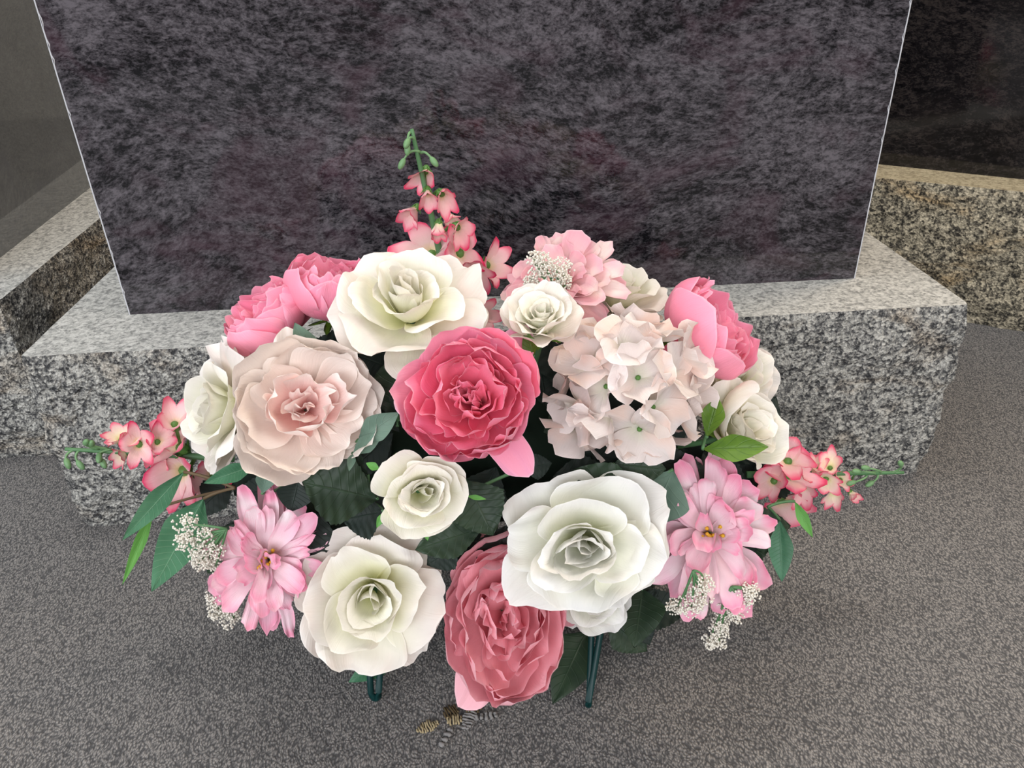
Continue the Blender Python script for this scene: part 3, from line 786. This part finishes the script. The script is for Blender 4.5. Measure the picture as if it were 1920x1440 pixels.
# ------------------------------------------------------------------ the blooms
peony(893, 752, 278, (-.08, .04), 'hot pink open peony at the very middle of the arrangement', 3, push=.03, roll=0, m_in='hot', m_out='hot_outer', guard=3, g0=60, wp=dict(kx=-.10, ky=.06, amp=.12))
peony(574, 762, 270, (.06, .10), 'pale blush peony with a salmon heart, left of the hot pink one', 11, push=.02, roll=75, m_in='blush', m_out='blush', m_core='blush_core', guard=2, loose=True, close=-16, wp=dict(sx=1.05, sy=.95, amp=.12))
peony(945, 1150, 280, (.02, -.12), 'coral pink peony lowest in the arrangement, above the carpet', 23, push=.006, roll=95, m_in='coral', m_out='coral', guard=3, close=8, wp=dict(sx=.95, sy=1.18, ky=-.1, amp=.14))
peony(1318, 615, 242, (1.7, 1.0), 'candy pink peony seen from its side at the upper right', 31, push=.005, roll=40, m_in='candy', m_out='candy', guard=2, close=16, wp=dict(sy=1.05))
peony(506, 600, 205, (-1.8, 1.7), 'candy pink peony at the upper left corner, just above the pale roses', 43, push=-.01, roll=10, m_in='candy', m_out='candy', guard=2, close=22)
peony(620, 546, 210, (.2, 2.6), 'candy pink peony tucked behind the left of the biggest cream rose', 47, push=-.02, roll=35, m_in='candy', m_out='candy', guard=0, close=22)
rose(765, 556, 296, (-.06, .95), 'big cream rose facing upward at the top left of the centre', 51, push=.02, roll=15, wp=dict(sy=1.0, amp=.12))
rose(1015, 590, 185, (.0, .95), 'small cream rose cupped upward, just above the hot pink peony', 57, push=.03, roll=20, open_=.55, outer=3, mid=4, zc=.5)
rose(410, 765, 262, (-1.3, .15), 'cream rose at the far left, turned away from the blush peony', 61, push=-.005, roll=0, open_=.85)
rose(788, 922, 205, (.12, -.12), 'small cream rose between the blush and the coral peony', 67, push=.035, roll=25, open_=.58, outer=3, mid=4, ruf=.04, m_out='cream', core=1.1, wp=dict(sx=1.08, sy=.92))
rose(698, 1115, 280, (-.05, -.12), 'large cream rose at the lower left, over the left foot of the stand', 71, push=.022, roll=50, wp=dict(ky=-.08, amp=.15))
rose(1093, 1015, 318, (.03, -.02), 'widest white rose at the lower right of the centre', 79, push=.03, roll=35, m_in='white', m_out='white', ruf=.08, wp=dict(sx=1.0, sy=.80, ky=-.12, amp=.2))
rb, S_rb = rose(1400, 803, 215, (.85, .30), 'cream rosebud with bright green sepals on the right', 83, push=.01, roll=0, open_=.45, outer=3, mid=4, m_out='cream', zc=.55, core=1.15)
petal(rb, P_['cream'], S_rb, L=1.75, W=1.15, th0=52, th1=-8, r0=.05, z0=-.05, phi=R_(148), wrap=.8, amax=1.3, curl=-15, end=.4, neck=.3, widest=.5, taper=.75, ruf=.04)
rose(1160, 542, 200, (.6, 2.2), 'ivory rose turned to the headstone behind the blush hydrangea', 89, push=-.05, roll=20, open_=.85)
rose(1385, 705, 165, (.45, .25), 'ivory rose mostly hidden behind the right candy pink peony', 97, push=-.035, roll=70)
rose(1110, 1118, 175, (.1, -.5), 'white rose whose petal shows beneath the widest white rose', 101, push=-.01, roll=0, m_in='white', m_out='white')
hydrangea(1175, 728, 300, (.05, .05), 'blush grey hydrangea head right of the hot pink peony', 7, push=.0)
mum(1055, 530, 225, (-.05, .75), 'dusty pink chrysanthemum at the top, behind the small cream rose', 19, push=-.02, mat='mum_dusk', wd=1.35, roll=33)
mum(502, 1050, 262, (-.12, -.05), 'pale pink chrysanthemum at the lower left edge', 107, push=.01, roll=10, wp=dict(sx=.86, sy=1.08, kx=.25, amp=.14))
mum(1335, 1000, 268, (.12, -.02), 'pale pink chrysanthemum at the lower right edge', 113, push=.01, roll=28, wp=dict(sx=.84, sy=1.12, kx=-.25, ky=-.1, amp=.14))

# ------------------------------------------------------------------ flower spikes
GS = 'pink flower spikes reaching out of the arrangement'
spike('tall pink and cream flower spike standing up before the headstone', (835, 520), (772, 242), .58, .575, [
    (797, 335, 62, -.2, -1.1, .45, 0), (799, 372, 56, -.25, -1.2, .35, -.01), (838, 372, 64, .75, -.7, .4, -.012), (774, 404, 56, -.6, -1.1, .35, -.004),
    (823, 430, 46, -.05, -1.5, .05, -.012), (868, 434, 66, .8, -.6, .4, -.01), (843, 408, 40, .7, -1.0, .2, .01), (800, 466, 96, -.35, .5, .9, -.005), (872, 470, 84, .5, .2, .8, -.012),
    (925, 492, 74, .8, .3, .7, -.004), (896, 508, 64, .3, -.3, .6, -.02), (903, 590, 62, .2, -.1, .9, -.07)],
    [(778, 262, 766, 262), (788, 285, 757, 300), (789, 287, 809, 297), (770, 248, 764, 272)], GS)
spike('pink and cream flower spike reaching out to the left over the stone base', (440, 860), (122, 842), .52, .50, [
    (222, 818, 46, -.4, .5, .5, -.005), (214, 828, 30, -1.0, .1, .2, .0), (240, 822, 44, .1, .6, .5, -.008), (228, 856, 42, -.8, -.5, .4, -.004), (262, 832, 62, .05, .05, .95, -.014), (296, 822, 56, .1, .5, .7, -.006),
    (322, 782, 74, -.3, .9, .6, 0), (320, 832, 96, -.7, .3, .7, -.006), (332, 892, 100, -.45, -.3, .75, -.01), (400, 905, 92, -.1, -.8, .7, 0), (300, 858, 50, -.2, -.7, .5, 0)],
    [(150, 843, 146, 866), (140, 842, 124, 862), (186, 842, 160, 832), (205, 842, 172, 834), (210, 842, 186, 852), (200, 842, 190, 862)], GS)
spike('pink and cream flower spike reaching out to the right over the carpet', (1400, 890), (1694, 886), .50, .50, [
    (1480, 850, 84, .2, .7, .8, 0), (1484, 888, 92, .3, .1, .8, -.008), (1452, 905, 70, 0, -.2, .6, -.012), (1466, 950, 86, .1, -.8, .7, 0), (1512, 925, 60, .4, -.9, .5, -.006), (1510, 880, 54, .5, .5, .6, 0),
    (1530, 872, 46, -.1, .8, .5, 0), (1560, 870, 54, .3, .6, .5, -.004), (1552, 900, 50, .2, -.2, .6, -.008), (1582, 898, 42, .5, .1, .4, -.003), (1566, 932, 50, .2, -1.0, .5, -.004), (1600, 928, 32, .5, -.6, .05, 0)],
    [(1625, 890, 1602, 904), (1650, 888, 1628, 878), (1645, 888, 1636, 904), (1670, 887, 1690, 872), (1640, 889, 1612, 884)], GS)

# ------------------------------------------------------------------ white filler sprigs
babys_breath('white filler sprig beside the upper left of the left chrysanthemum', (425, 992), .41, [(346, 985, .9), (350, 1008, 1.0), (366, 1018, 1.0), (384, 1000, .8), (376, 1030, 1.0), (392, 1016, .9), (393, 1046, 1.0), (372, 1058, .9), (402, 1030, .9), (404, 1062, .9)])
babys_breath('white filler sprig under the lower left of the left chrysanthemum', (450, 1115), .40, [(400, 1120, .9), (413, 1135, 1.0), (420, 1148, 1.0), (432, 1140, 1.0), (438, 1162, .8), (425, 1120, .9), (408, 1142, .8)])
babys_breath('white filler sprig on the dusty pink bloom at the top', (1050, 560), .49, [(1000, 486, .8), (1014, 490, .9), (1022, 500, .9), (1042, 502, 1.0), (1056, 512, 1.0), (1060, 525, .8), (1015, 517, .8), (996, 522, .8), (1048, 520, .9)])
babys_breath('white filler sprig on the lower left of the right chrysanthemum', (1300, 1070), .375, [(1270, 1138, .9), (1284, 1126, 1.0), (1296, 1138, 1.0), (1300, 1115, 1.0), (1312, 1102, 1.0), (1318, 1090, .9), (1318, 1118, .9)])
babys_breath('white filler sprig hanging below the right chrysanthemum', (1372, 1100), .38, [(1330, 1200, .8), (1348, 1202, .8), (1345, 1180, .9), (1352, 1165, .9), (1362, 1154, 1.0), (1372, 1142, 1.0), (1382, 1155, .8), (1385, 1130, 1.0), (1400, 1118, 1.0), (1412, 1112, 1.0), (1404, 1104, .9), (1388, 1112, .8)])

# ------------------------------------------------------------------ leaves
GL = 'leaf sprigs among the blooms'
sprig('willow-like green leaves hanging out at the far left', (440, 915), [
    (382, 935, 286, 1106, 84, 'willow', .98, .02, 0, dict(droop=.10, fold=.15, peak=.35)), (345, 885, 232, 1010, 42, 'willow', .98, .02, 0, dict(droop=.1)), (288, 955, 232, 1090, 22, 'bright', .98, .03, 0, dict(droop=.1))], stem_mat='twig', k=.95)
sprig('thin green leaves hanging out on the right below the spike', (1440, 950), [
    (1462, 975, 1466, 1092, 46, 'willow', .95, .0, 0), (1490, 940, 1524, 1008, 22, 'bright', 1.0, .0, 0)], k=.95)
sprig('dark leaves hanging below the lower right white rose', (1130, 1130), [
    (1098, 1185, 1040, 1312, 92, 'dark', .9, .02, 0, dict(peak=.3)), (1205, 1105, 1190, 1208, 96, 'dark', .9, .02, 0, dict(peak=.3)), (1185, 1120, 1180, 1190, 60, 'deep', .9, .0, 0)])
sprig('green leaf under the lower left cream rose', (735, 1180), [(742, 1225, 656, 1278, 46, 'willow', .95, .01, 0, dict(peak=.4)), (700, 1180, 745, 1245, 50, 'dark', .95, .01, 0)])
sprig('broad dark serrated leaves below the blush peony', (690, 940), [
    (708, 935, 570, 905, 130, 'dark', .93, .012, .10, dict(peak=.5)), (690, 890, 590, 850, 90, 'dark', .9, .0, .1), (720, 960, 640, 975, 90, 'deep', .9, 0, .1), (600, 960, 570, 1060, 90, 'deep', .88, 0, .1)])
sprig('dusky leaf under the big cream rose, above the blush peony', (745, 780), [(745, 800, 735, 668, 90, 'dark', .88, .0, .05, dict(peak=.55)), (750, 790, 770, 700, 60, 'deep', .88, 0, .05)])
sprig('small grey-green leaf before the left candy pink peony', (580, 690), [(588, 680, 556, 612, 52, 'grey', 1.0, .02, 0)])
sprig('pair of grey-green leaves at the right edge of the blush peony', (650, 860), [(672, 825, 744, 776, 52, 'grey', 1.03, .012, .0), (662, 850, 716, 812, 34, 'grey', 1.03, .01, 0), (662, 850, 655, 880, 16, 'grey', 1.03, .01, 0)])
sprig('grey-green leaf tip below the blush peony', (500, 930), [(492, 925, 505, 868, 36, 'grey', 1.0, .01, 0), (480, 872, 385, 905, 36, 'willow', 1.0, .01, 0), (560, 900, 545, 960, 70, 'deep', .92, 0, 0)])
sprig('two broad leaves between the hydrangea and the white rose', (1200, 930), [(1212, 940, 1078, 884, 86, 'dark', 1.0, .02, .06, dict(peak=.55)), (1262, 880, 1218, 985, 110, 'grey', .93, 0, 0, dict(peak=.5)), (1150, 870, 1250, 880, 80, 'dark', .93, 0, .05)])
sprig('dark serrated leaves beneath the small cream rose', (870, 930), [
    (872, 900, 925, 1005, 110, 'dark', .95, .0, .08), (905, 990, 782, 1030, 76, 'dark', .97, .012, .1, dict(peak=.5)), (860, 1020, 800, 1060, 70, 'deep', .9, 0, .1), (980, 880, 1035, 868, 50, 'deep', .82, 0, .1)])
sprig('rosebud sepals, two bright green leaves left of the right rosebud', (1330, 800), [
    (1325, 820, 1346, 748, 44, 'sepal', 1.08, .006, 0, dict(fold=.5, peak=.6)), (1318, 842, 1436, 838, 52, 'sepal', 1.10, .014, 0, dict(fold=.4, peak=.5))], k=1.0)
sprig('light green sepal tips around the small central cream rose', (790, 960), [
    (712, 880, 686, 868, 16, 'bright', 1.12, 0, 0), (720, 960, 706, 990, 14, 'bright', 1.12, 0, 0), (796, 985, 802, 1014, 14, 'bright', 1.12, 0, 0), (875, 930, 912, 936, 10, 'bright', 1.12, 0, 0), (770, 870, 740, 850, 30, 'sepal', 1.1, 0, 0)], k=1.0)
sprig('green sepal under the small cupped cream rose', (990, 660), [(1000, 668, 985, 622, 30, 'sepal', 1.08, .004, 0)], k=1.0)

# ------------------------------------------------------------------ torn carpet and bits of litter (parts of the floor)
def patch(name, px, py, lx, ly, ang, mat, strands, seed, h=.0022):
    c = at_z(px, py, .0); rnd = random.Random(seed); parts = []
    for i in range(strands):
        u = -lx / 2 + lx * (i + .5) / strands
        half = ly / 2 * math.sqrt(max(.05, 1 - (2 * u / lx) ** 2)) * rnd.uniform(.75, 1.1)
        ca, sa = math.cos(ang), math.sin(ang)
        pts = []
        for k in range(5):
            v = -half + 2 * half * k / 4 + rnd.uniform(-.0006, .0006); uu = u + rnd.uniform(-.0005, .0005)
            pts.append(Vector((c.x + uu * ca - v * sa, c.y + uu * sa + v * ca, h * rnd.uniform(.4, 1.1))))
        parts.append(tube('', pts, lx / strands * .42, None, n=5, verts_only=True))
    V, Fc = merge(parts); o = mesh_obj(name, V, Fc, mat, floor); o['kind'] = 'stuff'
patch('torn_backing', 802, 1365, .018, .010, .35, M_backing, 10, 1)
patch('torn_backing', 852, 1352, .012, .010, .1, M_backing, 6, 2)
patch('torn_backing', 846, 1338, .012, .014, .5, M_backing_dark, 6, 3)
patch('torn_backing', 888, 1332, .013, .007, .1, M_backing_dark, 6, 4)
patch('frayed_yarn', 880, 1350, .020, .012, 1.2, M_fray, 8, 5)
patch('frayed_yarn', 836, 1385, .018, .006, 1.1, M_fray, 4, 6)
patch('frayed_yarn', 912, 1345, .018, .006, .1, M_fray, 5, 7)
print('petals', PID[0])
